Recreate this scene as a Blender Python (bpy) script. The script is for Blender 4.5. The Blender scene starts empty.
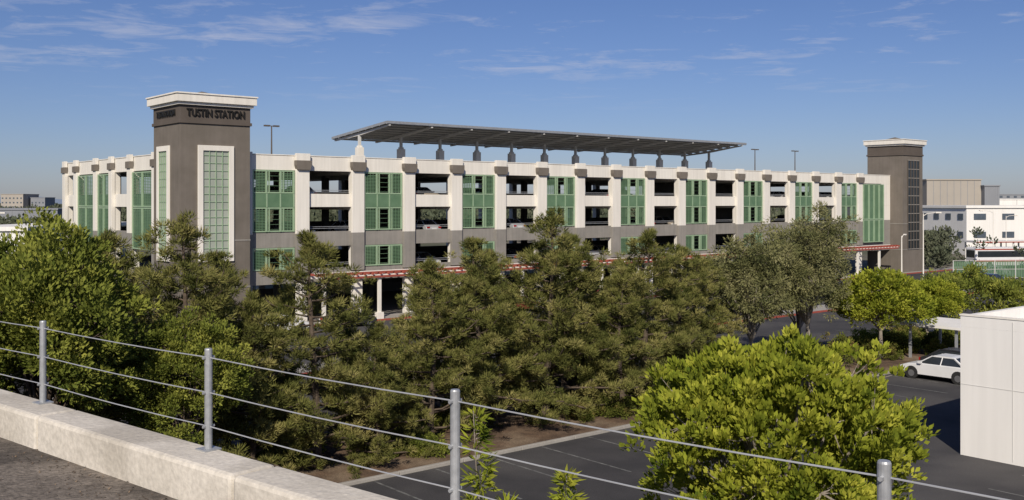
import bpy, math, random
import numpy as np
from mathutils import Vector, Matrix
random.seed(7); RNG=np.random.default_rng(11)
sc=bpy.context.scene
sc.view_settings.view_transform='Standard'
try: sc.view_settings.look='None'
except Exception: pass
sc.view_settings.exposure=0
COL=sc.collection
R=math.radians
# ---------------------------------------------------------------- materials
def mk(name,c1,c2=None,scale=1.0,rough=0.8,bump=0.0,metal=0.0,detail=6,c3=None,scale2=0.15,fine=0.0,spec=0.3,stretch=None,streak=0.0):
    m=bpy.data.materials.new(name); m.use_nodes=True
    nt=m.node_tree; b=nt.nodes['Principled BSDF']
    b.inputs['Roughness'].default_value=rough; b.inputs['Metallic'].default_value=metal
    b.inputs['Specular IOR Level'].default_value=spec
    c2=c2 or tuple(x*0.85 for x in c1)
    tc=nt.nodes.new('ShaderNodeTexCoord'); src=tc.outputs['Object']
    if stretch:
        mp=nt.nodes.new('ShaderNodeMapping'); mp.inputs['Scale'].default_value=stretch
        nt.links.new(src,mp.inputs[0]); src=mp.outputs[0]
    n=nt.nodes.new('ShaderNodeTexNoise'); n.inputs['Scale'].default_value=scale; n.inputs['Detail'].default_value=detail
    n.inputs['Roughness'].default_value=0.6
    nt.links.new(src,n.inputs['Vector'])
    r=nt.nodes.new('ShaderNodeValToRGB'); r.color_ramp.elements[0].position=0.35; r.color_ramp.elements[1].position=0.65
    r.color_ramp.elements[0].color=(*c1,1); r.color_ramp.elements[1].color=(*c2,1)
    nt.links.new(n.outputs['Fac'],r.inputs[0]); out=r.outputs[0]
    if c3:
        n2=nt.nodes.new('ShaderNodeTexNoise'); n2.inputs['Scale'].default_value=scale2; n2.inputs['Detail'].default_value=4
        nt.links.new(tc.outputs['Object'],n2.inputs['Vector'])
        r2=nt.nodes.new('ShaderNodeValToRGB'); r2.color_ramp.elements[0].position=0.48; r2.color_ramp.elements[1].position=0.6
        nt.links.new(n2.outputs['Fac'],r2.inputs[0])
        mx=nt.nodes.new('ShaderNodeMixRGB'); mx.inputs[2].default_value=(*c3,1)
        nt.links.new(r2.outputs[0],mx.inputs[0]); nt.links.new(out,mx.inputs[1]); out=mx.outputs[0]
    def mulnoise(vec,sc_,lo,hi,out):
        n3=nt.nodes.new('ShaderNodeTexNoise'); n3.inputs['Scale'].default_value=sc_; n3.inputs['Detail'].default_value=3
        nt.links.new(vec,n3.inputs['Vector'])
        mr=nt.nodes.new('ShaderNodeMapRange'); mr.inputs[1].default_value=0.3; mr.inputs[2].default_value=0.7
        mr.inputs[3].default_value=lo; mr.inputs[4].default_value=hi
        nt.links.new(n3.outputs['Fac'],mr.inputs[0])
        mu=nt.nodes.new('ShaderNodeMixRGB'); mu.blend_type='MULTIPLY'; mu.inputs[0].default_value=1
        nt.links.new(out,mu.inputs[1]); nt.links.new(mr.outputs[0],mu.inputs[2]); return mu.outputs[0]
    if fine>0: out=mulnoise(tc.outputs['Object'],25,1-fine,1+fine,out)
    if streak>0:
        mp=nt.nodes.new('ShaderNodeMapping'); mp.inputs['Scale'].default_value=(2.5,2.5,0.12)
        nt.links.new(tc.outputs['Object'],mp.inputs[0]); out=mulnoise(mp.outputs[0],1.5,1-streak,1.0,out)
    nt.links.new(out,b.inputs['Base Color'])
    if bump>0:
        bp=nt.nodes.new('ShaderNodeBump'); bp.inputs['Strength'].default_value=bump; bp.inputs['Distance'].default_value=0.02
        n4=nt.nodes.new('ShaderNodeTexNoise'); n4.inputs['Scale'].default_value=scale*12
        nt.links.new(tc.outputs['Object'],n4.inputs['Vector'])
        nt.links.new(n4.outputs['Fac'],bp.inputs['Height']); nt.links.new(bp.outputs[0],b.inputs['Normal'])
    return m
def leafmat(name,ca,cb,cc,scale=0.9,trans=0.3):
    m=bpy.data.materials.new(name); m.use_nodes=True; nt=m.node_tree
    nt.nodes.remove(nt.nodes['Principled BSDF'])
    b=nt.nodes.new('ShaderNodeBsdfDiffuse')
    g=nt.nodes.new('ShaderNodeNewGeometry')
    n=nt.nodes.new('ShaderNodeTexNoise'); n.inputs['Scale'].default_value=scale; n.inputs['Detail'].default_value=2
    nt.links.new(g.outputs['Position'],n.inputs['Vector'])
    a=nt.nodes.new('ShaderNodeAttribute'); a.attribute_name='rnd'
    ad=nt.nodes.new('ShaderNodeMath'); ad.operation='MULTIPLY_ADD'; ad.inputs[1].default_value=0.6
    s=nt.nodes.new('ShaderNodeMath'); s.operation='MULTIPLY_ADD'; s.inputs[1].default_value=1.4; s.inputs[2].default_value=-0.5
    nt.links.new(n.outputs['Fac'],s.inputs[0]); nt.links.new(a.outputs['Fac'],ad.inputs[0]); nt.links.new(s.outputs[0],ad.inputs[2])
    r=nt.nodes.new('ShaderNodeValToRGB'); r.color_ramp.elements[0].color=(*ca,1); r.color_ramp.elements[1].color=(*cc,1)
    e=r.color_ramp.elements.new(0.5); e.color=(*cb,1)
    nt.links.new(ad.outputs[0],r.inputs[0]); nt.links.new(r.outputs[0],b.inputs['Color'])
    out=b.outputs[0]
    if trans>0:
        t=nt.nodes.new('ShaderNodeBsdfTranslucent'); nt.links.new(r.outputs[0],t.inputs['Color'])
        mx=nt.nodes.new('ShaderNodeMixShader'); mx.inputs[0].default_value=trans
        nt.links.new(out,mx.inputs[1]); nt.links.new(t.outputs[0],mx.inputs[2]); out=mx.outputs[0]
    nt.links.new(out,nt.nodes['Material Output'].inputs['Surface'])
    return m
M={}
M['white']=mk('white_paint',(0.84,0.80,0.72),(0.76,0.72,0.645),0.5,0.85,stretch=(1,1,0.25),streak=0.12)
M['white2']=mk('white_stucco',(0.83,0.81,0.77),(0.77,0.75,0.71),0.4,0.85,stretch=(1,1,0.2),streak=0.06)
M['taupe']=mk('taupe_stucco',(0.19,0.165,0.14),(0.155,0.135,0.112),0.6,0.9,streak=0.1)
M['taupe_l']=mk('taupe_light',(0.30,0.28,0.25),(0.25,0.235,0.21),0.6,0.9,streak=0.15)
M['taupe_d']=mk('taupe_dark',(0.12,0.10,0.085),(0.10,0.083,0.07),0.6,0.9)
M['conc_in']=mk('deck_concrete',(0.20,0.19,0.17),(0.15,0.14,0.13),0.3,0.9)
M['conc']=mk('concrete',(0.66,0.61,0.53),(0.57,0.525,0.45),1.2,0.9,0.4,c3=(0.46,0.42,0.355),scale2=0.7,fine=0.12)
M['gframe']=mk('green_frame',(0.31,0.43,0.28),(0.26,0.36,0.23),1,0.4,spec=0.5)
M['gmesh']=mk('green_screen',(0.135,0.225,0.13),(0.10,0.18,0.10),0.8,0.35,spec=0.5)
M['gpale']=mk('pale_green_glass',(0.38,0.41,0.35),(0.31,0.345,0.29),0.6,0.3)
M['dark']=mk('dark_glass',(0.03,0.035,0.04),(0.02,0.025,0.03),1,0.12,spec=0.6)
M['win']=mk('window_glass',(0.10,0.12,0.15),(0.07,0.09,0.11),1,0.2,spec=0.6)
M['steel']=mk('galvanised_steel',(0.42,0.43,0.44),(0.34,0.35,0.36),3,0.45,metal=0.4,fine=0.12)
M['cable']=mk('cable_steel',(0.55,0.56,0.57),(0.45,0.46,0.48),3,0.4,metal=0.4)
M['beam']=mk('beam_paint',(0.62,0.61,0.58),(0.55,0.54,0.51),1,0.6)
M['pv']=mk('solar_panel',(0.035,0.045,0.065),(0.028,0.035,0.05),1,0.25)
M['red']=mk('red_paint',(0.36,0.085,0.06),(0.29,0.07,0.05),1,0.6)
M['asph']=mk('asphalt',(0.058,0.055,0.057),(0.042,0.041,0.043),0.5,0.9,0.3,c3=(0.078,0.074,0.073),scale2=0.12,fine=0.25)
M['asph_b']=mk('bridge_asphalt',(0.21,0.18,0.15),(0.135,0.115,0.096),2.2,0.95,0.8,c3=(0.085,0.073,0.062),scale2=0.9,fine=0.35)
M['paint']=mk('road_paint',(0.22,0.22,0.21),(0.07,0.07,0.07),2.0,0.8)
M['mulch']=mk('mulch_soil',(0.15,0.098,0.063),(0.08,0.053,0.036),1.5,1,0.8,c3=(0.21,0.155,0.105),scale2=0.4,fine=0.4)
M['side']=mk('sidewalk',(0.36,0.34,0.31),(0.30,0.28,0.25),0.8,0.9,fine=0.1)
M['land']=mk('land',(0.10,0.095,0.06),(0.06,0.075,0.035),0.02,1,c3=(0.17,0.15,0.12),scale2=0.006)
M['bark']=mk('pine_bark',(0.13,0.10,0.075),(0.07,0.053,0.04),6,0.95,0.6)
M['bark2']=mk('pale_bark',(0.32,0.285,0.235),(0.19,0.16,0.13),4,0.9,0.5)
M['pine']=leafmat('pine_needles',(0.045,0.062,0.018),(0.185,0.188,0.055),(0.38,0.335,0.13),0.8,0.2)
M['euc']=leafmat('grey_green_leaves',(0.085,0.10,0.04),(0.20,0.20,0.085),(0.34,0.315,0.16),0.8,0.2)
M['broad']=leafmat('bright_leaves',(0.085,0.13,0.018),(0.31,0.345,0.04),(0.55,0.54,0.085),1.3,0.33)
M['mid']=leafmat('mid_leaves',(0.065,0.095,0.02),(0.20,0.23,0.045),(0.38,0.38,0.08),0.8,0.28)
M['dist']=leafmat('distant_leaves',(0.06,0.075,0.05),(0.095,0.108,0.068),(0.14,0.145,0.10),0.06,0)  # horizon haze put into the colour: greens greyed for distance
M['shrub']=leafmat('shrub_leaves',(0.055,0.075,0.016),(0.14,0.16,0.034),(0.25,0.165,0.07),0.8,0.15)
M['hill']=mk('hazy_hill',(0.20,0.25,0.33),(0.18,0.23,0.31),0.001,1)  # aerial haze painted as blue-grey base colour, no volume
M['tan']=mk('tan_wall',(0.40,0.36,0.31),(0.34,0.31,0.27),0.05,0.9)
M['greyroof']=mk('grey_wall',(0.26,0.27,0.29),(0.22,0.23,0.25),0.05,0.9)
M['tyre']=mk('tyre',(0.02,0.02,0.02),(0.03,0.03,0.03),5,0.9)
M['rim']=mk('rim',(0.45,0.45,0.46),(0.4,0.4,0.41),5,0.35,metal=0.8)
M['lampred']=mk('tail_lamp',(0.35,0.02,0.02),(0.3,0.02,0.02),5,0.3)
M['lampw']=mk('head_lamp',(0.7,0.7,0.7),(0.6,0.6,0.6),5,0.2)
M['letter']=mk('letter_black',(0.02,0.018,0.016),(0.015,0.014,0.012),1,0.5)
for k,c in dict(cwhite=(0.72,0.72,0.72),csilver=(0.4,0.41,0.43),cblack=(0.03,0.03,0.035),cblue=(0.05,0.08,0.15),cred=(0.22,0.03,0.03),ctan=(0.35,0.3,0.24)).items():
    M[k]=mk('car_paint_'+k[1:],c,tuple(x*0.95 for x in c),2,0.25,spec=0.6)
# ---------------------------------------------------------------- mesh builder
class MB:
    def __init__(s): s.v=[];s.f=[];s.m=[];s.mats=[]
    def mi(s,k):
        if k not in s.mats: s.mats.append(k)
        return s.mats.index(k)
    def box(s,x0,x1,y0,y1,z0,z1,k):
        o=len(s.v); s.v+=[(x0,y0,z0),(x1,y0,z0),(x1,y1,z0),(x0,y1,z0),(x0,y0,z1),(x1,y0,z1),(x1,y1,z1),(x0,y1,z1)]
        s.f+=[(o,o+3,o+2,o+1),(o+4,o+5,o+6,o+7),(o,o+1,o+5,o+4),(o+1,o+2,o+6,o+5),(o+2,o+3,o+7,o+6),(o+3,o,o+4,o+7)]
        s.m+=[s.mi(k)]*6
    def poly(s,pts,k):
        o=len(s.v); s.v+=list(pts); s.f.append(tuple(range(o,o+len(pts)))); s.m.append(s.mi(k))
    def prism(s,prof,y0,y1,k,inset=None):
        n=len(prof);o=len(s.v)
        s.v+=[(p[0],y0,p[1]) for p in prof]+[(p[0],y1,p[1]) for p in prof]
        s.f.append(tuple(range(o,o+n))); s.f.append(tuple(range(o+2*n-1,o+n-1,-1))); s.m+=[s.mi(k)]*2
        for i in range(n):
            j=(i+1)%n; s.f.append((o+i,o+n+i,o+n+j,o+j)); s.m.append(s.mi(k))
    def tube(s,pts,rad,k,n=6,cap=True):
        pts=[Vector(p) for p in pts]; o=len(s.v)
        for i,p in enumerate(pts):
            d=(pts[min(i+1,len(pts)-1)]-pts[max(i-1,0)])
            if d.length<1e-6: d=Vector((0,0,1))
            d.normalize(); a=Vector((1,0,0)) if abs(d.x)<0.8 else Vector((0,1,0))
            u=d.cross(a).normalized(); w=d.cross(u)
            for j in range(n):
                t=2*math.pi*j/n; s.v.append(tuple(p+(u*math.cos(t)+w*math.sin(t))*rad[i]))
        for i in range(len(pts)-1):
            for j in range(n):
                a=o+i*n+j;b=o+i*n+(j+1)%n; s.f.append((a,b,b+n,a+n)); s.m.append(s.mi(k))
        if cap:
            s.f.append(tuple(range(o,o+n))[::-1]); e=o+(len(pts)-1)*n; s.f.append(tuple(range(e,e+n))); s.m+=[s.mi(k)]*2
    def mesh(s,name,smooth=False):
        me=bpy.data.meshes.new(name); me.from_pydata([tuple(v) for v in s.v],[],s.f)
        for k in s.mats: me.materials.append(M[k])
        me.polygons.foreach_set('material_index',s.m)
        if smooth: me.polygons.foreach_set('use_smooth',[True]*len(s.f))
        me.update(); return me
    def obj(s,name,parent=None,bevel=0,smooth=False,loc=None,rot=0):
        ob=bpy.data.objects.new(name,s.mesh(name,smooth)); COL.objects.link(ob)
        if parent: ob.parent=parent
        if loc: ob.location=loc
        if rot: ob.rotation_euler=(0,0,rot)
        if bevel:
            b=ob.modifiers.new('b','BEVEL'); b.width=bevel; b.segments=2; b.limit_method='ANGLE'
        return ob
def inst(name,me,loc,rot=0,scale=1,parent=None):
    ob=bpy.data.objects.new(name,me); COL.objects.link(ob); ob.location=loc; ob.rotation_euler=(0,0,rot)
    ob.scale=(scale,)*3 if not isinstance(scale,tuple) else scale
    if parent: ob.parent=parent
    return ob
def empty(name,loc=(0,0,0),rot=0):
    e=bpy.data.objects.new(name,None); COL.objects.link(e); e.location=loc; e.rotation_euler=(0,0,rot); return e
BX,BY=-20.28,84.5; BANG=math.atan2(0.64,0.768)
def W(s,t,z=0): return (BX+0.768*s+0.64*t, BY+0.64*s-0.768*t, z)
# ---------------------------------------------------------------- camera
H=10.3
cam=bpy.data.cameras.new('camera'); co=bpy.data.objects.new('camera',cam); COL.objects.link(co)
co.location=(0,0,H); co.rotation_euler=(R(90),0,0); cam.sensor_width=36; cam.lens=36*1000/1024
cam.shift_y=-47/1024; cam.clip_end=40000; cam.clip_start=0.1; sc.camera=co
# ---------------------------------------------------------------- light
EL=35; az=math.atan2(-0.1,-0.995)
sd=Vector((math.sin(az)*math.cos(R(EL)),math.cos(az)*math.cos(R(EL)),math.sin(R(EL))))
sun=bpy.data.lights.new('sun','SUN'); so=bpy.data.objects.new('sun',sun); COL.objects.link(so)
sun.energy=4.6; sun.angle=R(0.5); sun.color=(1,0.91,0.78); so.rotation_euler=sd.to_track_quat('Z','Y').to_euler(); so.location=(0,-20,40)
w=bpy.data.worlds.new('World'); sc.world=w; w.use_nodes=True; nt=w.node_tree
bg=nt.nodes['Background']; bg.inputs[1].default_value=0.08
sky=nt.nodes.new('ShaderNodeTexSky'); sky.sky_type='NISHITA'; sky.sun_disc=False; sky.sun_elevation=R(EL); sky.sun_rotation=az%(2*math.pi)
sky.air_density=1.0; sky.dust_density=0.4; sky.ozone_density=3.0
tc=nt.nodes.new('ShaderNodeTexCoord'); sx=nt.nodes.new('ShaderNodeSeparateXYZ'); nt.links.new(tc.outputs['Generated'],sx.inputs[0])
def mth(op,a,b=None,c=None):
    n=nt.nodes.new('ShaderNodeMath'); n.operation=op
    for i,x in enumerate((a,b,c)):
        if x is None: continue
        if isinstance(x,(int,float)): n.inputs[i].default_value=x
        else: nt.links.new(x,n.inputs[i])
    return n.outputs[0]
z=mth('MAXIMUM',sx.outputs[2],0.015)
cx=mth('DIVIDE',sx.outputs[0],z); cy=mth('DIVIDE',sx.outputs[1],z)
cb=nt.nodes.new('ShaderNodeCombineXYZ'); nt.links.new(cx,cb.inputs[0]); nt.links.new(cy,cb.inputs[1]); cb.inputs[2].default_value=3.7
cn=nt.nodes.new('ShaderNodeTexNoise'); cn.inputs['Scale'].default_value=2.2; cn.inputs['Detail'].default_value=10; cn.inputs['Roughness'].default_value=0.66; cn.inputs['Distortion'].default_value=0.5
nt.links.new(cb.outputs[0],cn.inputs['Vector'])
cn2=nt.nodes.new('ShaderNodeTexNoise'); cn2.inputs['Scale'].default_value=0.6; cn2.inputs['Detail'].default_value=2
nt.links.new(cb.outputs[0],cn2.inputs['Vector'])
den=mth('ADD',mth('MULTIPLY',cn.outputs['Fac'],0.75),mth('MULTIPLY',cn2.outputs['Fac'],0.45))
den=mth('ADD',den,mth('MULTIPLY',sx.outputs[0],-0.05))
mr=nt.nodes.new('ShaderNodeMapRange'); mr.inputs[1].default_value=0.64; mr.inputs[2].default_value=0.84; mr.inputs[3].default_value=0; mr.inputs[4].default_value=0.55
nt.links.new(den,mr.inputs[0])
fade=nt.nodes.new('ShaderNodeMapRange'); fade.inputs[1].default_value=0.085; fade.inputs[2].default_value=0.14
nt.links.new(sx.outputs[2],fade.inputs[0])
cf=mth('MULTIPLY',mr.outputs[0],fade.outputs[0])
er=nt.nodes.new('ShaderNodeValToRGB'); nt.links.new(sx.outputs[2],er.inputs[0])
er.color_ramp.elements[0].position=0.0; er.color_ramp.elements[0].color=(0.64,0.68,0.94,1)
er.color_ramp.elements[1].position=0.22; er.color_ramp.elements[1].color=(0.56,0.63,0.90,1)
tm=nt.nodes.new('ShaderNodeMixRGB'); tm.blend_type='MULTIPLY'; tm.inputs[0].default_value=1
nt.links.new(sky.outputs[0],tm.inputs[1]); nt.links.new(er.outputs[0],tm.inputs[2])
cm=nt.nodes.new('ShaderNodeMixRGB'); cm.inputs[2].default_value=(6.6,6.8,8.0,1)
nt.links.new(cf,cm.inputs[0]); nt.links.new(tm.outputs[0],cm.inputs[1]); nt.links.new(cm.outputs[0],bg.inputs[0])
# ---------------------------------------------------------------- ground sheets
def sheet(name,corners,z,k):
    b=MB(); b.poly([(c[0],c[1],z) for c in corners],k); return b.obj(name)
sheet('ground',[(-15000,-3000),(15000,-3000),(15000,20000),(-15000,20000)],0,'land')
def st(s0,s1,t0,t1): return [W(s0,t1),W(s1,t1),W(s1,t0),W(s0,t0)]
sheet('access_road',st(-120,260,3.2,38),0.004,'asph')
sheet('parking_lot',st(-60,140,46.2,100),0.004,'asph')
b=MB(); g=empty('planting_bed',(BX,BY,0),BANG)
b.box(-60,140,-46,-38.15,0,0.10,'mulch'); b.obj('soil',g)
b=MB()
for i in range(66):
    s0=-60+i*3.03; b.box(s0,s0+3.01,-46.18,-46.003,0,0.15,'side'); b.box(s0,s0+3.01,-38.147,-37.98,0,0.15,'side')
b.obj('kerb',g,bevel=0.02)
b=MB()
for i in range(40):
    s0=-38+i*2.75; b.box(s0-0.05,s0+0.05,-51.4,-46.25,0.0082,0.0086,'paint')
for i in range(34):
    s0=-38+i*2.75; b.box(s0-0.05,s0+0.05,-66.5,-61.2,0.0082,0.0086,'paint'); b.box(s0-0.05,s0+0.05,-71.9,-66.6,0.0082,0.0086,'paint')
for i in range(50):
    s0=-38+i*2.75; b.box(s0-0.05,s0+0.05,-37.5,-32.4,0.0082,0.0086,'paint')
b.obj('parking_stripes',None,loc=(BX,BY,0),rot=BANG)
b=MB(); b.box(-10,130,-3.2,-0.4,0,0.13,'side'); b.box(-10,130,-3.42,-3.2,0,0.15,'red'); b.box(-30,130,-24,-21,0,0.13,'side'); b.box(-30,130,-24.2,-24,0,0.15,'red')
b.obj('sidewalk',None,loc=(BX,BY,0),rot=BANG)
sheet('street',[(52,70),(400,95),(400,150),(62,128)],0.008,'asph')
# ---------------------------------------------------------------- parking garage
G=empty('parking_garage',(BX,BY,0),BANG)
X0,X1=-7.8,99.3; DP=31.0
levels=[(13.1,14.35,'white'),(9.95,11.1,'white'),(6.5,7.8,'taupe_l'),(3.4,4.6,'taupe_l')]
b=MB()
for z0,z1,k in levels: b.box(-2.4,X1-0.02,0,0.3,z0,z1,k)
b.box(-2.4,X1-0.02,-0.05,0.35,14.352,14.43,'white')
b.box(96.9,X1-0.02,0.004,0.3,7.802,9.948,'white'); b.box(96.9,X1-0.02,0.004,0.3,11.102,13.098,'white'); b.box(96.9,X1-0.02,0.004,0.3,4.602,6.498,'taupe_l')
for z0,z1,k in levels: b.box(X0,X0+0.3,4.75,DP,z0,z1,k)
b.box(X0-0.05,X0+0.35,4.75,DP,14.352,14.43,'white')
for z0,z1,k in levels:
    b.box(X0+0.31,X1,DP-0.3,DP-0.002,z0,z1,k); b.box(X1-0.31,X1-0.01,3.8,DP-0.31,z0,z1,k)
b.obj('spandrels',G,bevel=0.015)
b=MB()
for n in range(18):
    s=-2.75+5.5*n+5.5
    if n==17: continue
    b.box(s-0.62,s+0.62,-0.32,-0.003,7.65,13.5,'white')
    b.box(s-0.62,s+0.62,-0.32,-0.003,4.3,7.648,'taupe_l')
    b.box(s-0.45,s+0.45,-0.25,0.25,0,3.398,'white')
    b.box(s-0.55,s+0.55,0.003,0.5,3.42,14.3,'white')
    b.prism([(s-0.60,13.15),(s+0.60,13.15),(s+0.72,13.55),(s+0.72,13.95),(s-0.72,13.95),(s-0.72,13.55)],-0.55,-0.055,'taupe')
    b.box(s-0.66,s+0.66,-0.4,-0.058,13.952,14.56,'white')
b.box(-2.43,-1.9,-0.32,-0.003,7.65,14.56,'white'); b.box(-2.43,-1.9,-0.32,-0.003,0,7.648,'taupe_l')
sp=[5.3,11.3,16.2,20.7,26.8,30.6]
for a in sp:
    b.box(X0-0.32,X0-0.003,a-0.45,a+0.45,7.65,13.5,'white'); b.box(X0-0.32,X0-0.003,a-0.45,a+0.45,0,7.648,'taupe_l')
    b.box(X0+0.003,X0+0.5,a-0.4,a+0.38,3.42,14.3,'white')
    b.box(X0-0.45,X0-0.055,a-0.5,a+0.5,13.35,13.95,'taupe'); b.box(X0-0.35,X0-0.056,a-0.45,a+0.45,13.952,14.56,'white')
for n in range(19):
    s=-2.75+5.5*n
    if s<X1-1:
        b.box(s-0.4,s+0.4,DP-0.6,DP+0.2,0,14.3,'white')
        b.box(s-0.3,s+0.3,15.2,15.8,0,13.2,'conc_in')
b.obj('pilasters',G,bevel=0.02)
b=MB()
for zt in (13.6,10.4,7.2,4.0):
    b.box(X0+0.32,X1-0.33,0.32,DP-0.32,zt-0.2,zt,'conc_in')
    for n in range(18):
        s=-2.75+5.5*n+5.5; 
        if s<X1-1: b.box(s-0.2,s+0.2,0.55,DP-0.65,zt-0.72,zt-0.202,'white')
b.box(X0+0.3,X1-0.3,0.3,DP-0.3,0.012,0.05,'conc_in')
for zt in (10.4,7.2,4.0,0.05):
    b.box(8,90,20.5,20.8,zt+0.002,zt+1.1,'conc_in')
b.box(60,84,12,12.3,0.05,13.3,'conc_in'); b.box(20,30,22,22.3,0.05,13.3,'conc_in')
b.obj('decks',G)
b=MB()
for n in range(1,17,2):
    s=5.5*n
    for zt in (10.4,7.2,4.0):
        for dz in (0.85,1.0): b.box(s-2.1,s+2.1,0.32,0.36,zt+dz,zt+dz+0.04,'steel')
b.obj('guard_rails',G)
b=MB()
def screen(x0,x1,z0,z1,y,axis='x',cols=3):
    def bx(a0,a1,d0,d1,c0,c1,k):
        if axis=='x': b.box(a0,a1,y+d0,y+d1,c0,c1,k)
        else: b.box(y+d0,y+d1,a0,a1,c0,c1,k)
    W_=x1-x0
    bx(x0,x1,0,0.1,z1-0.12,z1,'gframe'); bx(x0,x1,0,0.1,z0,z0+0.12,'gframe')
    for i in range(cols+1):
        xm=x0+W_*i/cols; xm=min(max(xm,x0+0.08),x1-0.08)
        bx(xm-0.08,xm+0.08,-0.03,0.12,z0+0.003,z1-0.003,'gframe')
        if 0<i<cols: bx(xm+0.22,xm+0.30,-0.02,0.10,z0+0.005,z1-0.005,'gframe')
    for i in range(cols):
        a0=x0+W_*i/cols+0.1; a1=x0+W_*(i+1)/cols-0.1
        c=z0+0.2
        if i%2==0 or cols<3:
            while c<z1-0.2:
                bx(a0,a1,0.03,0.06,c,c+0.07,'gmesh'); c+=0.13
            for q in range(1,4):
                xx=a0+(a1-a0)*q/4; bx(xx-0.02,xx+0.02,0.0,0.03,z0+0.12,z1-0.12,'gmesh')
        else:
            while c<z1-0.2:
                bx(a0,a1,0.03,0.06,c,c+0.03,'gmesh'); c+=0.42
for n in range(0,18,2):
    s=5.5*n; x0,x1=s-2.05,s+2.05
    if n==0: x0=-1.85
    screen(x0,x1,7.85,9.93,-0.08); screen(x0,x1,11.12,13.08,-0.08)
    b.box(x0,x1,-0.09,-0.03,9.95,11.1,'gmesh')
    for i in range(4):
        xm=x0+(x1-x0)*(0.02+i*0.32); b.box(xm-0.06,xm+0.06,-0.13,-0.092,9.95,11.1,'gframe')
    screen(x0,x1,4.62,6.48,-0.08)
x0,x1=93.5-2.2,93.5+3.3
screen(x0,x1,4.65,7.9,-0.42,cols=4); screen(x0,x1,7.95,13.0,-0.42,cols=4); b.box(x0,x1,-0.38,-0.335,4.7,13.0,'gmesh')
for (a0,a1) in ((5.8,10.8),(16.7,20.2),(21.2,26.3)):
    screen(a0,a1,6.3,9.9,X0-0.15,'y',2); screen(a0,a1,9.95,13.0,X0-0.15,'y',2)
    b.box(X0-0.08,X0-0.04,a0,a1,6.5,11.1,'gmesh')
b.obj('green_screens',G)
def tower(name,x0,x1,y0,y1,zt,strip):
    b=MB()
    b.box(x0,x1,y0,y1,0,zt-2.4,'taupe'); b.box(x0-0.12,x1+0.12,y0-0.12,y1+0.12,zt-2.398,zt-2.15,'taupe_d')
    b.box(x0-0.02,x1+0.02,y0-0.02,y1+0.02,zt-2.148,zt-0.95,'taupe_d')
    b.box(x0-0.22,x1+0.22,y0-0.22,y1+0.22,zt-0.948,zt-0.72,'white'); b.box(x0-0.42,x1+0.42,y0-0.42,y1+0.42,zt-0.718,zt-0.12,'white')
    b.box(x0-0.5,x1+0.5,y0-0.5,y1+0.5,zt-0.118,zt,'white')
    cx,cy=(x0+x1)/2,(y0+y1)/2; o=[(x0+1.4,y0+1.4,zt),(x1-1.4,y0+1.4,zt),(x1-1.4,y1-1.4,zt),(x0+1.4,y1-1.4,zt)]
    for i in range(4): b.poly([o[i],o[(i+1)%4],(cx,cy,zt+0.5)],'taupe')
    for zz in (3.4,7.2): b.box(x0-0.03,x1+0.03,y0-0.03,y1+0.03,zz,zz+0.12,'taupe_l')
    return b
b=tower('t',-8.3,-2.45,-1,4.7,19.0,0)
def twin(b,a0,a1,z0,z1,y,axis,sgn=-1):
    def bx(p0,p1,d0,d1,c0,c1,k):
        if axis=='x': b.box(p0,p1,y-d1,y-d0,c0,c1,k)
        else: b.box(y-d1,y-d0,p0,p1,c0,c1,k)
    f=0.42
    bx(a0,a0+f,0,0.16,z0,z1,'white'); bx(a1-f,a1,0,0.16,z0,z1,'white'); bx(a0+f,a1-f,0,0.16,z1-f,z1,'white'); bx(a0+f,a1-f,0,0.16,z0,z0+f,'white')
    bx(a0+f,a1-f,0.004,0.03,z0+f,z1-f,'gpale')
    nn=4
    for i in range(nn+1):
        x=a0+f+(a1-a0-2*f)*i/nn; bx(x-0.03,x+0.03,0.03,0.10,z0+f,z1-f,'gframe')
    zz=z0+f
    while zz<z1-f: bx(a0+f,a1-f,0.032,0.08,zz,zz+0.05,'gframe'); zz+=0.62
twin(b,-6.9,-3.9,5.6,14.9,-1,'x'); twin(b,1.1,3.7,5.6,14.9,-8.3,'y')
b.obj('left_tower',G,bevel=0.02)
b=tower('t',99.3,105.0,-2,3.7,19.7,0)
b.box(100.6,103.9,-2.05,-2.003,3.5,16.6,'dark')
for i in range(5): x=100.6+3.3*i/4; b.box(x-0.06,x+0.06,-2.12,-2.052,3.5,16.6,'taupe_d')
for i in range(11): zz=3.5+13.1*i/10; b.box(100.6,103.9,-2.11,-2.053,zz-0.06,zz+0.06,'taupe_l')
b.obj('right_tower',G,bevel=0.02)
def text(body,loc,rot,size,par,k,name):
    c=bpy.data.curves.new(name,'FONT'); c.body=body; c.size=size; c.extrude=0.05; c.align_x='CENTER'; c.align_y='CENTER'; c.offset=0.012
    o=bpy.data.objects.new(name,c); COL.objects.link(o); c.materials.append(M[k]); o.parent=par; o.location=loc; o.rotation_euler=rot; o.scale=(1,1.35,1)
text('TUSTIN STATION',(-5.37,-1.08,17.45),(R(90),0,0),0.62,G,'letter','front_lettering')
text('TUSTIN STATION',(-8.38,1.85,17.45),(R(90),0,R(-90)),0.5,G,'letter','side_lettering')
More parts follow.
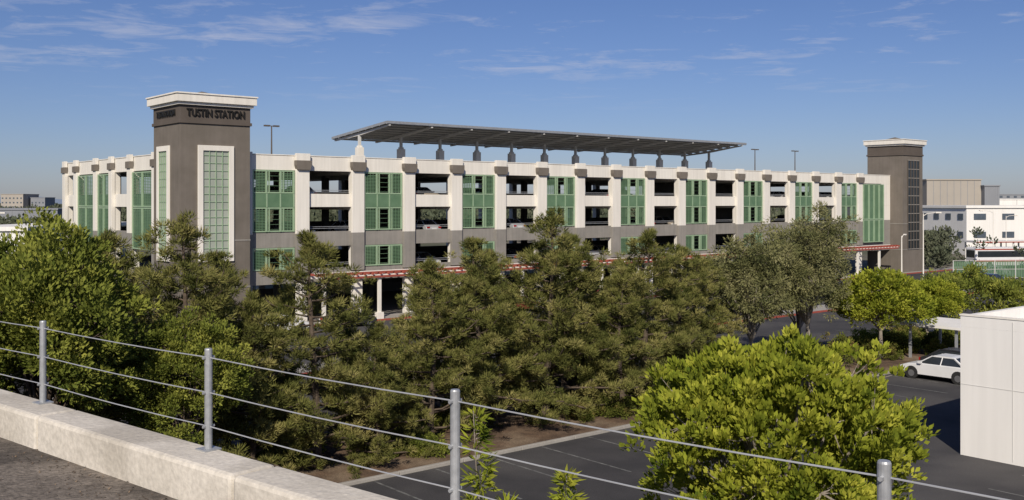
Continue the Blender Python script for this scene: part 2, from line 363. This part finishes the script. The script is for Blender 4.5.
# solar canopy
b=MB()
cz=lambda a: 18.55-(a-8.0)*1.1/11.2
sA,sB=16.6,75.5; yA,yB=8.0,19.2
n=28
for i in range(n):
    x0=sA+(sB-sA)*i/n; x1=sA+(sB-sA)*(i+1)/n-0.05
    for j in range(6):
        a0=yA+(yB-yA)*j/6; a1=yA+(yB-yA)*(j+1)/6-0.05
        v=[(x0,a0,cz(a0)),(x1,a0,cz(a0)),(x1,a1,cz(a1)),(x0,a1,cz(a1))]
        t=[(p[0],p[1],p[2]+0.06) for p in v]
        b.poly(v[::-1],'pv'); b.poly(t,'pv')
b.poly([(sA,yA-0.01,cz(yA)-0.16),(sB,yA-0.01,cz(yA)-0.16),(sB,yA-0.01,cz(yA)+0.1),(sA,yA-0.01,cz(yA)+0.1)],'steel')
b.poly([(sA-0.01,yA,cz(yA)-0.16),(sA-0.01,yA,cz(yA)+0.1),(sA-0.01,yB,cz(yB)+0.1),(sA-0.01,yB,cz(yB)-0.16)],'steel')
for j in range(9):
    a=yA+0.1+(yB-yA-0.2)*j/8; zc=cz(a)
    b.box(sA,sB,a-0.05,a+0.05,zc-0.2,zc-0.02,'beam')
for i in range(12):
    s=17.0+5.25*i
    pr=[(yA+0.1,-0.22),(yA+0.1,-0.36),(13.4,-0.5),(14.6,-0.5),(yB-0.1,-0.36),(yB-0.1,-0.22)]
    pts=[(a,cz(a)+dz) for a,dz in pr]
    o=len(b.v)
    b.v+=[(s-0.11,a,zz) for a,zz in pts]+[(s+0.11,a,zz) for a,zz in pts]
    k=len(pts); b.f.append(tuple(range(o,o+k))[::-1]); b.f.append(tuple(range(o+k,o+2*k))); b.m+=[b.mi('beam')]*2
    for q in range(k):
        r_=(q+1)%k; b.f.append((o+q,o+r_,o+k+r_,o+k+q)); b.m.append(b.mi('beam'))
    b.box(s-0.13,s+0.13,13.87,14.13,15.9,cz(14)-0.48,'beam')
    b.box(s-0.34,s+0.34,13.66,14.34,13.6,16.2,'white')
    b.box(s-0.22,s+0.22,13.78,14.22,16.202,16.4,'white')
b.obj('solar_canopy',G)
b=MB()
b.box(3,96,-3.1,-2.98,3.75,4.05,'white'); b.box(3,96,-3.16,-3.103,3.78,3.96,'red')
b.box(3,96,-0.75,-0.63,3.75,4.05,'white')
x=3.2
while x<96: b.box(x-0.05,x+0.05,-3.3,-0.5,4.052,4.24,'red'); x+=0.8
b.box(3,96,-3.0,-2.9,4.242,4.32,'red'); b.box(3,96,-1.9,-1.8,4.242,4.32,'white')
for n in range(17):
    s=2.75+5.5*n+0.6; b.box(s-0.14,s+0.14,-2.95,-2.7,0.13,3.74,'white'); b.box(s-0.3,s+0.3,-3.1,-2.55,0.13,0.7,'white')
b.obj('trellis',G)
b=MB()
for s,a,zt in ((4.9,10,17.6),(82.8,12,18.1),(92.8,12,18.2)):
    b.tube([(s,a,13.6),(s,a,zt)],[0.09,0.06],'taupe_d',8)
    b.box(s-0.75,s-0.2,a-0.16,a+0.16,zt-0.02,zt+0.12,'taupe_d'); b.box(s+0.2,s+0.75,a-0.16,a+0.16,zt-0.02,zt+0.12,'taupe_d'); b.box(s-0.2,s+0.2,a-0.03,a+0.03,zt,zt+0.07,'taupe_d')
b.obj('roof_lights',G)
# ---------------------------------------------------------------- cars
def car_mesh(paint):
    b=MB()
    body=[(-2.2,0.32),(-2.28,0.55),(-2.22,0.86),(-1.95,0.95),(-1.35,0.98),(0.95,0.96),(1.75,0.86),(2.15,0.72),(2.28,0.52),(2.22,0.3)]
    def ring(y,sc_,dz): return [(p[0]*sc_,y,0.3+(p[1]-0.3)*dz) for p in body]
    rings=[ring(-0.88,0.955,0.93),ring(-0.80,0.985,0.985),ring(-0.4,1,1.01),ring(0.4,1,1.01),ring(0.80,0.985,0.985),ring(0.88,0.955,0.93)]
    o=len(b.v); k=len(body)
    for r_ in rings: b.v+=r_
    for i in range(5):
        for j in range(k):
            q=(j+1)%k; b.f.append((o+i*k+j,o+i*k+q,o+(i+1)*k+q,o+(i+1)*k+j)); b.m.append(b.mi(paint))
    b.f.append(tuple(o+j for j in range(k))[::-1]); b.f.append(tuple(o+5*k+j for j in range(k))); b.m+=[b.mi(paint)]*2
    bot=[(-1.75,-0.78),(1.05,-0.78),(1.05,0.78),(-1.75,0.78)]; top=[(-1.05,-0.6),(0.28,-0.6),(0.28,0.6),(-1.05,0.6)]
    zb,zt=0.93,1.40
    for i in range(4):
        j=(i+1)%4; b.poly([(*bot[i],zb),(*bot[j],zb),(*top[j],zt),(*top[i],zt)],'dark')
    b.poly([(-1.08,-0.62,zt),(0.31,-0.62,zt),(0.31,0.62,zt),(-1.08,0.62,zt)],paint)
    b.prism([(-1.08,zt),(0.31,zt),(0.1,zt+0.07),(-0.85,zt+0.07)],-0.62,0.62,paint)
    def pil(p,q,r_=0.035): b.tube([p,q],[r_,r_],paint,5)
    for sy in (-1,1):
        pil((1.05,0.78*sy,zb),(0.28,0.61*sy,zt)); pil((-1.75,0.78*sy,zb),(-1.05,0.61*sy,zt),0.06); pil((-0.3,0.79*sy,zb),(-0.36,0.61*sy,zt))
        pil((-1.05,0.61*sy,zt),(0.28,0.61*sy,zt),0.03)
        b.box(0.75,0.95,min(0.86*sy,1.02*sy),max(0.86*sy,1.02*sy),0.95,1.08,paint)
        b.box(-2.27,-2.15,min(0.5*sy,0.82*sy),max(0.5*sy,0.82*sy),0.66,0.84,'lampred'); b.box(2.05,2.235,min(0.5*sy,0.8*sy),max(0.5*sy,0.8*sy),0.55,0.68,'lampw')
        for wx in (-1.38,1.4):
            b.tube([(wx,0.70*sy,0.33),(wx,0.895*sy,0.33)],[0.335,0.335],'tyre',18); b.tube([(wx,0.80*sy,0.33),(wx,0.91*sy,0.33)],[0.2,0.19],'rim',12)
            b.tube([(wx,0.78*sy,0.36),(wx,0.885*sy,0.36)],[0.39,0.39],'tyre',18)
    b.box(-2.29,-2.2,-0.26,0.26,0.55,0.68,'lampw'); b.box(2.1,2.27,-0.4,0.4,0.42,0.52,'tyre'); b.box(-2.0,2.0,-0.7,0.7,0.2,0.34,'tyre')
    return b.mesh('car_'+paint)
CM={k:car_mesh(k) for k in ('cwhite','csilver','cblack','cblue','cred','ctan')}
keys=list(CM)
def car(s,t,zz,k,rot=0,name='parked_car'):
    return inst(name,CM[k],W(s,t,zz),BANG+rot)
rr=random.Random(5)
for zt in (4.0,7.2,10.4):
    for i in range(36):
        if rr.random()<0.42:
            s=1.4+i*2.72+rr.uniform(-.1,.1)
            if abs(((s+2.75)%5.5)-0)<0.9 or abs(((s+2.75)%5.5)-5.5)<0.9: s+=0.9
            car(s,-3.6,zt+0.002,rr.choice(['cwhite','csilver','cblack','cblack','ctan','csilver']),R(90) if rr.random()<.5 else R(-90))
for i in range(10):
    if rr.random()<0.45: car(-20+i*2.75+1.37,35,0.006,rr.choice(['cwhite','csilver','cblack','cblack','ctan']),R(90) if rr.random()<.5 else R(-90))
for i in range(10):
    if rr.random()<0.5: car(-8+i*6.2,5.2,0.006,rr.choice(['cwhite','csilver','cblack','cred']),0)
car(18.0,49.2,0.006,'cwhite',R(90)); car(20.8,49.0,0.006,'cblack',R(-90)); car(23.6,49.1,0.006,'csilver',R(90))
for px,Y,k,ro in ((60,125,'cblue',R(40)),(66,118,'cblack',R(10)),(75,122,'cwhite',0),(57,112,'csilver',R(40)),(95,120,'cwhite',0),(62,134,'cblack',R(40)),(68,140,'csilver',R(40))):
    inst('parked_car',CM[k],(px,Y,0.01),ro)
# ---------------------------------------------------------------- white service building (right)
g=empty('white_building',(BX,BY,0),BANG); b=MB()
x0,x1,y0,y1=1.8,15,-80,-58.2; zt=5.7
b.box(x0,x1,y0,y1,0,zt-0.45,'white2')
for a in ((x0,x0+0.25,y0,y1),(x1-0.25,x1,y0,y1),(x0+0.25,x1-0.25,y0,y0+0.25),(x0+0.25,x1-0.25,y1-0.25,y1)): b.box(*a,zt-0.448,zt,'white2')
b.box(x0-0.03,x0+0.28,y0-.03,y1+.03,zt,zt+0.06,'white'); b.box(x0-0.012,x0-0.002,y0,y1,2.9,2.92,'beam')
for i in range(5): yy=y1-4.5*(i+1)+2.4; b.box(x0-0.011,x0-0.001,yy,yy+0.025,0.1,zt-0.1,'beam')
b.box(x0+3,x0+5,y1-6,y1-4,zt-0.45,zt+0.7,'greyroof')
b.obj('walls',g)
g=empty('carport',(BX,BY,0),BANG); b=MB()
b.box(23.6,28.5,-47.5,-43.5,2.25,2.4,'white2')
for i in range(2):
    for y in (-47.1,-44): b.box(23.9+i*4,24.05+i*4,y-0.07,y+0.07,0.0,2.25,'steel')
b.obj('roof',g)
# ---------------------------------------------------------------- overpass with kerb and cable fence
FR=math.atan2(-0.647,0.762)
g=empty('overpass',(0,0,0),FR); b=MB()
b.box(-60,60,-10,4.40,0.0,8.1,'asph_b'); b.obj('deck',g)
b=MB()
for i in range(40):
    k0=-60+i*3.0; b.box(k0,k0+2.985,4.05,4.44,7.4,8.4,'conc')
b.obj('parapet_kerb',g,bevel=0.035)
b=MB(); r=random.Random(3)
for i in range(900):
    k=r.uniform(-9,1); q=4.04-abs(r.gauss(0,0.28)); a=r.uniform(0,6.28); L=r.uniform(0.008,0.03)
    b.poly([(k,q,8.103),(k+math.cos(a)*L,q+math.sin(a)*L,8.106+L*0.4),(k+math.cos(a+1.2)*L*0.7,q+math.sin(a+1.2)*L*0.7,8.104)],r.choice(['mulch','bark','bark']))
b.obj('grit',g)
g=empty('cable_fence',(0,0,0),FR); b=MB()
ks=[-20.6,-17.85,-15.1,-12.3,-9.55,-6.77,-4.15,-1.58,1.0,3.6,6.2]
for k in ks:
    b.tube([(k,4.36,8.4),(k,4.36,9.17),(k,4.36,9.18)],[0.030,0.030,0.026],'steel',16); b.box(k-0.07,k+0.07,4.29,4.43,8.4,8.412,'steel')
    for dz in (1.19,1.46,1.72): b.tube([(k,4.31,H-dz),(k,4.41,H-dz)],[0.012,0.012],'steel',6)
b.obj('posts',g,smooth=False); b=MB()
for dz in (1.19,1.46,1.72):
    pts=[]
    for i in range(len(ks)-1):
        for q in range(4):
            f=q/4; pts.append((ks[i]+(ks[i+1]-ks[i])*f,4.36,H-dz-0.012*4*f*(1-f)))
    b.tube(pts,[0.0048]*len(pts),'cable',6)
b.obj('cables',g)
# ---------------------------------------------------------------- vegetation
def card_mesh(name,base,dirs,length,width,mat,kind='needle',tint=None):
    n=len(base); d=dirs/np.linalg.norm(dirs,axis=1,keepdims=True)
    r=RNG.normal(size=(n,3)); u=np.cross(d,r); u/=np.linalg.norm(u,axis=1,keepdims=True)+1e-9
    L=(length*RNG.uniform(0.7,1.2,size=(n,1))); Wd=(width*RNG.uniform(0.7,1.2,size=(n,1)))
    if kind=='needle':
        v=np.stack([base-u*Wd/2,base+u*Wd/2,base+d*L],axis=1); k=3
    else:
        nn=np.cross(d,u)
        v=np.stack([base,base+d*L*0.5+u*Wd/2+nn*Wd*0.12,base+d*L,base+d*L*0.5-u*Wd/2+nn*Wd*0.12],axis=1); k=4
    me=bpy.data.meshes.new(name); me.vertices.add(n*k); me.vertices.foreach_set('co',v.reshape(-1).astype(np.float32))
    me.loops.add(n*k); me.loops.foreach_set('vertex_index',np.arange(n*k,dtype=np.int32))
    me.polygons.add(n); me.polygons.foreach_set('loop_start',np.arange(0,n*k,k,dtype=np.int32))
    me.polygons.foreach_set('loop_total',np.full(n,k,dtype=np.int32))
    me.update(calc_edges=True)
    at=me.attributes.new('rnd','FLOAT','FACE'); at.data.foreach_set('value',(tint if tint is not None else RNG.uniform(0,1,n)).astype(np.float32))
    me.materials.append(M[mat]); return me
def unit(n):
    v=RNG.normal(size=(n,3)); return v/np.linalg.norm(v,axis=1,keepdims=True)
def clump_leaves(cent,outd,per,rad,length,width,mat,kind,updir=0.4,outb=0.6,flat=0.8):
    n=len(cent); cent=np.repeat(cent,per,0); outd=np.repeat(outd,per,0)
    ct=np.repeat(RNG.uniform(0,1,n),per)
    rr_=np.repeat(rad if not np.isscalar(rad) else np.full(n,rad),per)[:,None]
    u=unit(n*per); off=u*rr_*RNG.uniform(0,1,(n*per,1))**0.5; off[:,2]*=flat
    d=u*0.9+outd*outb; d[:,2]+=updir
    return card_mesh('leaves',cent+off,d,length,width,mat,kind,tint=np.clip(0.7*ct+0.3*RNG.uniform(0,1,n*per),0,1))
def pine(H_,Rm,seed,mat='pine',bark='bark',low=0.08,dens=1.0,per=80):
    r=random.Random(seed); b=MB()
    lean=(r.uniform(-.03,.03),r.uniform(-.03,.03))
    tp=lambda f:Vector((lean[0]*H_*f+0.15*math.sin(f*5+seed),lean[1]*H_*f+0.15*math.cos(f*4+seed),H_*f))
    b.tube([tp(i/10) for i in range(11)],[0.17*H_/9*(1-0.93*i/10)+0.012 for i in range(11)],bark,8)
    C=[];D=[];RR=[]
    N=int(54*dens); az_=r.uniform(0,6)
    for i in range(N):
        f=low+(0.975-low)*((i+0.5)/N)**0.95
        f=min(0.98,max(low,f+r.uniform(-.015,.015)))
        shape=min(1,(f-low+0.25)/0.36)*((1-f)**0.62)*1.28+0.05
        az_+=2.4+r.uniform(-.5,.5)
        L=Rm*shape*r.uniform(0.5,1.28)
        rise=R(r.uniform(0,38)+f*25)
        p0=tp(f*0.97); pts=[p0];n=4
        for q in range(1,n+1):
            tt=q/n; e=rise*(0.3+0.95*tt)
            dd=Vector((math.cos(az_)*math.cos(e),math.sin(az_)*math.cos(e),math.sin(e)-0.12)); 
            pts.append(pts[-1]+dd*(L/n)+Vector((r.uniform(-.08,.08),r.uniform(-.08,.08),r.uniform(-.06,.06))))
        b.tube(pts,[0.035*(1-f)+0.022*(1-q/n)+0.006 for q in range(n+1)],bark,4,False)
        m=max(3,int(L*5.0))
        for q in range(m):
            tt=r.uniform(0.3,1.0)**0.75; idx=min(n-1,int(tt*n)); fr=tt*n-idx
            p=pts[idx].lerp(pts[idx+1],fr); sp_=0.34*(0.4+tt*0.6)*min(1,L)
            c=p+Vector((r.gauss(0,sp_),r.gauss(0,sp_),r.gauss(0,sp_*0.6)+0.06))
            if r.random()<0.35: b.tube([p,c],[0.012,0.006],bark,3,False)
            C.append(c); D.append((math.cos(az_),math.sin(az_),0.3)); RR.append(r.uniform(0.14,0.31))
    for q in range(6): C.append(tp(0.99)+Vector((r.gauss(0,.12),r.gauss(0,.12),r.uniform(-.8,.1)))); D.append((0,0,1)); RR.append(0.18)
    C=np.array([tuple(c) for c in C]); D=np.array(D); RR=np.array(RR)
    lm=clump_leaves(C,D,per,RR,0.20,0.038,mat,'needle',0.55,0.4,0.7)
    return b.mesh('pine_wood'),lm
def broad(H_,Rm,seed,mat,bark,zc,rz,ncl=420,per=70,ll=0.12,lw=0.06,crad=0.32,hollow=0.55,updir=0.5,nlimb=9,trunk_r=0.14,droop=0.0,lr0=(0.34,0.52),emin=-0.35,kr=(0.5,0.72)):
    r=random.Random(seed); b=MB(); C=[];D=[];RR=[]
    zf=zc-rz*0.75
    b.tube([(0,0,0),(0.05,0.03,zf*0.5),(0,0,zf)],[trunk_r*1.3,trunk_r,trunk_r*0.8],bark,9)
    lob=[]
    for i in range(nlimb):
        a=i*2.399+r.uniform(-.3,.3); e=r.uniform(emin,1.25) if i>0 else 1.5
        k=r.uniform(*kr)
        c=Vector((math.cos(a)*math.cos(e)*Rm*k,math.sin(a)*math.cos(e)*Rm*k,zc+math.sin(e)*rz*k)); lob.append((c,r.uniform(*lr0)*Rm))
        m=Vector((c.x*0.4,c.y*0.4,(zf+c.z)/2-0.1)); b.tube([(0,0,zf-0.1),m,c],[trunk_r*0.6,trunk_r*0.36,trunk_r*0.16],bark,6,False)
    per_l=ncl//nlimb
    for c,lr in lob:
        for q in range(per_l):
            u=Vector((r.gauss(0,1),r.gauss(0,1),r.gauss(0,1))).normalized(); d=lr*(hollow+(1.08-hollow)*r.random())
            p=c+Vector((u.x*d,u.y*d,u.z*d*0.8*rz/Rm*1.15))
            if r.random()<0.22: b.tube([c,c.lerp(p,0.5)+Vector((0,0,-0.08)),p],[trunk_r*0.12,trunk_r*0.08,0.006],bark,3,False)
            o=(p-Vector((0,0,zc))); o.normalize()
            C.append(tuple(p)); D.append(tuple(o)); RR.append(crad*r.uniform(0.55,1.2))
    lm=clump_leaves(np.array(C),np.array(D),per,np.array(RR),ll,lw,mat,'leaf',updir-droop,0.55,0.8)
    return b.mesh('wood'),lm
def plant(name,pair,loc,rot=0,scale=1):
    o=inst(name,pair[0],loc,rot,scale); c=bpy.data.objects.new('crown',pair[1]); COL.objects.link(c); c.parent=o; return o
HP=[9.6,9.4,9.8,8.8,7.4]
P=[pine(9.6,2.9,1),pine(9.4,2.6,2),pine(9.8,3.1,3),pine(8.8,2.7,4),pine(7.4,2.5,5,low=0.04)]
TR=[(-33,43,1,9.0),(-28.4,43,0,8.6),(-24.6,42.6,2,9.8),(-22.4,43.6,4,6.8),(-19.6,43.2,1,9.2),(-17.2,44.0,4,5.4),(-14.1,43.4,3,7.9),(-11.4,43.2,0,8.8),(-9.4,41.6,4,7.2),(-7.2,43,2,9.9),(-5.2,42.2,3,8.8),(-3.2,44.0,4,6.9),(-0.5,43,1,9.0),(2.6,42.6,3,8.0),(5.6,41.4,4,7.2),
 (-30.5,40,2,8.8),(-26.0,39.4,3,9.2),(-21.8,40,0,8.4),(-16.2,39.8,4,4.6),(-11.8,39.6,4,7.0),(-8.0,39.4,1,8.0),(-2.4,39.4,4,6.6),(1.4,39.4,3,7.2)]
for i,(s,t,k,h) in enumerate(TR): plant('pine_tree',P[k],W(s,t,0.05),i*1.9,(min(1.15,h/HP[k]+0.05),)*2+(h/HP[k],))
E=[broad(9.8,3.9,21,'euc','bark2',6.0,4.0,ncl=440,per=75,ll=0.2,lw=0.055,crad=0.45,droop=0.7,nlimb=16,trunk_r=0.16,hollow=0.3),
   broad(8.6,3.4,22,'euc','bark2',5.0,3.6,ncl=400,per=80,ll=0.2,lw=0.06,crad=0.42,droop=0.7,nlimb=13,trunk_r=0.14,hollow=0.3)]
plant('eucalyptus_tree',E[0],W(13.8,43,0.05),0.3,1.0); plant('eucalyptus_tree',E[1],W(9.6,42,0.05),1.9,1.0); plant('eucalyptus_tree',E[1],W(16.6,40.5,0.05),3.9,0.98); plant('eucalyptus_tree',E[1],W(12.2,40,0.05),5.0,0.85)
Bm=broad(5.8,3.2,31,'broad','bark2',3.5,2.15,ncl=540,per=55,ll=0.2,lw=0.11,crad=0.4,nlimb=13,trunk_r=0.13)
plant('broadleaf_tree',Bm,W(22.4,42.8,0.05),0.5,1.02)
plant('broadleaf_tree',Bm,W(33,40.5,0.05),2.5,0.8)
Bl=broad(9.8,3.4,33,'mid','bark',5.9,3.9,ncl=780,per=60,ll=0.17,lw=0.085,crad=0.36,nlimb=19,trunk_r=0.15,lr0=(0.26,0.46))
plant('broadleaf_tree',Bl,(-14.4,30.5,0),0.2,1.0)
plant('broadleaf_tree',Bl,(-19.5,33,0),2.2,0.96)
plant('broadleaf_tree',Bl,(-10.8,33.0,0),4.0,0.68)
Bf=broad(7.6,3.45,43,'broad','bark2',4.55,3.15,ncl=1500,per=40,ll=0.165,lw=0.09,crad=0.23,nlimb=40,trunk_r=0.16,updir=0.9,hollow=0.6,lr0=(0.2,0.36),emin=-0.8,kr=(0.5,0.82))
plant('ficus_tree',Bf,(6.1,23,0),0.6,0.98)
def shrub(seed,n=90,mat='shrub',rx=1.0,rz=0.7):
    r=random.Random(seed); b=MB(); C=[];D=[]
    for i in range(n):
        u=Vector((r.gauss(0,1),r.gauss(0,1),abs(r.gauss(0,1)))).normalized(); d=r.uniform(0.5,1.05)*(1+0.2*math.sin(u.x*5+seed))
        p=Vector((u.x*rx*d,u.y*rx*d,u.z*rz*d+0.12)); C.append(tuple(p)); D.append(tuple(u))
        if i%5==0: b.tube([(0,0,0),p],[0.02,0.006],'bark',3,False)
    return b.mesh('stems'),clump_leaves(np.array(C),np.array(D),50,0.2,0.11,0.055,mat,'leaf',0.4,0.6,0.8)
S=[shrub(1),shrub(2,mat='mid'),shrub(3,n=70,rz=1.0)]
for i in range(66):
    s=rr.uniform(-38,34); t=rr.uniform(38.9,44.6); plant('shrub',S[rr.randrange(3)],W(s,t,0.1),rr.uniform(0,6),rr.uniform(0.7,1.5))
def mass(name,pts,rad,per,ll,lw,mat,up=0.4):
    C=np.array(pts); D=np.tile(np.array([[0,0,1.0]]),(len(C),1)); me=clump_leaves(C,D,per,rad,ll,lw,mat,'leaf',up,0.5,0.8)
    return inst(name,me,(0,0,0))
pts=[]
for i in range(900):
    X=rr.uniform(34,66); Y=82+rr.gauss(0,1.6)+(X-34)*0.1; hmax=3.9+0.8*math.sin(X*0.55)+0.5*math.sin(X*1.7)
    z_=hmax*(rr.random()**0.45); pts.append((X,Y,z_))
mass('hedge_row',pts,0.55,45,0.26,0.13,'mid')
pts=[];
for i in range(5200):
    Y=260*math.exp(rr.random()*2.0); X=rr.uniform(-0.62,0.62)*Y
    gx=math.sin(X*0.05+Y*0.013)+math.sin(X*0.021+1.3)*0.8
    h=(3.2+2.2*gx+rr.uniform(0,3))*(1.0 if Y<700 else 1.25)
    if h<1: continue
    for q in range(2): pts.append((X+rr.gauss(0,2.5),Y+rr.gauss(0,3),max(0.5,h*rr.random()**0.5)))
mass('distant_trees',pts,1.9,14,1.6,1.1,'dist')
pts=[]
for i in range(1700):
    Y=rr.uniform(150,250); X=rr.uniform(0.40,0.62)*Y
    if 0.435<X/Y<0.56 and Y<205: 
        if rr.random()<0.8: continue
    gx=math.sin(X*0.35+Y*0.1)+math.sin(X*0.11)
    if gx<0.1: continue
    pts.append((X,Y,rr.uniform(0.5,3.0+gx*1.6)))
for i in range(1500):
    Y=rr.uniform(95,240); X=-rr.uniform(0.47,0.66)*Y
    gx=math.sin(X*0.3+Y*0.12)+math.sin(X*0.13)
    if gx<-0.2: continue
    pts.append((X,Y,rr.uniform(0.5,3.6+gx*1.5)))
mass('street_trees',pts,0.9,30,0.6,0.35,'dist')
def sapling(h,seed):
    r=random.Random(seed); b=MB(); pts=[(0.08*math.sin(i*0.8+seed)*i/8,0.05*math.cos(i)*i/8,h*i/10) for i in range(11)]
    b.tube(pts,[0.03*(1-i/11)+0.004 for i in range(11)],'bark2',6); C=[];D=[]
    for i in range(120):
        f=r.uniform(0.55,1.0)**0.8; a=r.uniform(0,6.28); L=r.uniform(0.08,0.42)*(1.1-f)*1.6
        p0=Vector((pts[min(10,int(f*10))][0],pts[min(10,int(f*10))][1],h*f)); p=p0+Vector((math.cos(a)*L,math.sin(a)*L,0.25*L))
        b.tube([p0,p],[0.006,0.003],'bark2',3,False); C.append(tuple(p)); D.append((math.cos(a),math.sin(a),0.2))
    return b.mesh('stem'),clump_leaves(np.array(C),np.array(D),5,0.05,0.2,0.04,'broad','leaf',0.1,1.0,0.8)
plant('sapling',sapling(7.4,3),(-0.44,14,0)); plant('sapling',sapling(6.45,5),(0.8,14.2,0)); plant('sapling',sapling(6.2,8),(-0.12,13.6,0))
# ---------------------------------------------------------------- distant buildings
def bld(name,x0,x1,y0,y1,zt,k,rot=0,win=None,roof=None):
    g=empty(name,(x0,y0,0),rot); b=MB(); w_=x1-x0; d=y1-y0
    b.box(0,w_,0,d,0,zt,k); b.box(-0.3,w_+0.3,-0.3,d+0.3,zt,zt+0.5,roof or k)
    if win:
        n,rows,hh,zb=win
        for r_ in range(rows):
            for i in range(n):
                xx=w_*(i+0.25)/n; b.box(xx,xx+w_*0.42/n,-0.12,-0.01,zb+r_*hh,zb+r_*hh+hh*0.33,'win')
                xx=d*(i+0.25)/n; b.box(-0.12,-0.01,xx,xx+d*0.42/n,zb+r_*hh,zb+r_*hh+hh*0.33,'win')
    else:
        for i in range(1,8): b.box(w_*i/8-0.08,w_*i/8+0.08,-0.06,-0.01,0,zt,'greyroof')
    b.obj('walls',g); return g
bld('warehouse',168,190,405,450,19.5,'tan'); bld('warehouse',190,196,402,440,17,'greyroof'); bld('warehouse',150,169,420,460,13.5,'tan')
bld('office_building',90,135,198,225,9.3,'white2',R(12),win=(7,2,3.6,3.4)); 
bld('warehouse',-66,-57.3,118,150,7.0,'white2'); bld('office_building',-460,-440,900,930,18,'tan',win=(6,4,4,2)); bld('office_building',-438,-425,910,930,15,'greyroof',win=(4,3,4,2)); bld('warehouse',-190,-150,330,360,8,'greyroof')
bld('warehouse',240,330,520,560,12,'white2'); bld('office_building',330,360,700,730,16,'greyroof',win=(6,4,4,2))
g=empty('bus',(72,157,0.1),R(8)); b=MB()
b.prism([(0,0.45),(0,3.0),(0.25,3.25),(11.6,3.25),(12,2.9),(12.1,1.6),(12.1,0.45)],-1.25,1.25,'cwhite')
b.box(0.4,11.2,-1.29,-1.252,1.75,2.7,'dark'); b.box(0.1,12.0,-1.285,-1.253,1.0,1.3,'red'); b.box(-0.03,-0.002,-1.05,1.05,1.7,2.8,'dark')
b.box(0,11.8,-1.27,-1.251,2.85,3.05,'red')
for wx in (2.4,9.4):
    for sy in (-1,1): b.tube([(wx,1.0*sy,0.5),(wx,1.29*sy,0.5)],[0.5,0.5],'tyre',16); b.tube([(wx,1.2*sy,0.5),(wx,1.31*sy,0.5)],[0.28,0.28],'rim',12)
b.obj('body',g,bevel=0.04)
g=empty('bus_shelter',(78,168,0),R(8)); b=MB()
b.box(0,14,0,4,3.6,3.9,'white2'); b.box(0,14,-0.05,-0.003,3.62,3.8,'red')
for i in range(5):
    for y in (0.3,3.7): b.box(0.3+i*3.3,0.5+i*3.3,y-0.1,y+0.1,0,3.6,'white2')
b.obj('frame',g)
g=empty('screen_fence',(60,136,0),R(6)); b=MB()
for i in range(26):
    b.tube([(i*3,0,0),(i*3,0,2.5)],[0.06,0.06],'beam',6)
for zz in (0.1,1.25,2.45): b.tube([(0,0,zz),(75,0,zz)],[0.03,0.03],'beam',5)
for i in range(25):
    for q in range(12): b.box(i*3+0.07+q*0.24,i*3+0.07+q*0.24+0.17,0.02,0.03,0.15,2.35,'gmesh')
b.obj('panels',g)
def lampmesh(h=9):
    b=MB(); b.tube([(0,0,0),(0,0,0.6)],[0.2,0.2],'conc',10); b.tube([(0,0,0.6),(0,0,h)],[0.09,0.055],'white',8)
    b.tube([(0,0,h-0.3),(0.5,0,h),(1.6,0,h+0.12)],[0.045,0.04,0.035],'white',6); b.box(1.5,2.2,-0.14,0.14,h+0.04,h+0.18,'white'); b.box(1.6,2.1,-0.1,0.1,h,h+0.038,'dark'); return b.mesh('street_lamp')
LM=lampmesh()
for x,Y,ro,s_ in ((51,124,0,1),(77,160,3.1,1),(84,170,0,0.9),(61,150,2,0.8),(110,210,0,1),(66,180,0.5,0.9),(95,150,3,0.8),(-63,120,0,1)):
    inst('street_lamp',LM,(x,Y,0),ro,s_)
LM2=lampmesh(6.5)
for s_ in (16.5,44,70): inst('street_lamp',LM2,W(s_,18),1.0)
b=MB(); N=120
for i in range(N):
    f=lambda q:(60+90*(0.5+0.5*math.sin(q*0.13+1))*(0.6+0.4*math.sin(q*0.41))+15*math.sin(q*1.3))
    x0=-9000+i*150; x1=x0+150
    b.poly([(x0,12000,-5),(x1,12000,-5),(x1,12400,f(i+1)),(x0,12400,f(i))],'hill')
b.obj('hills')
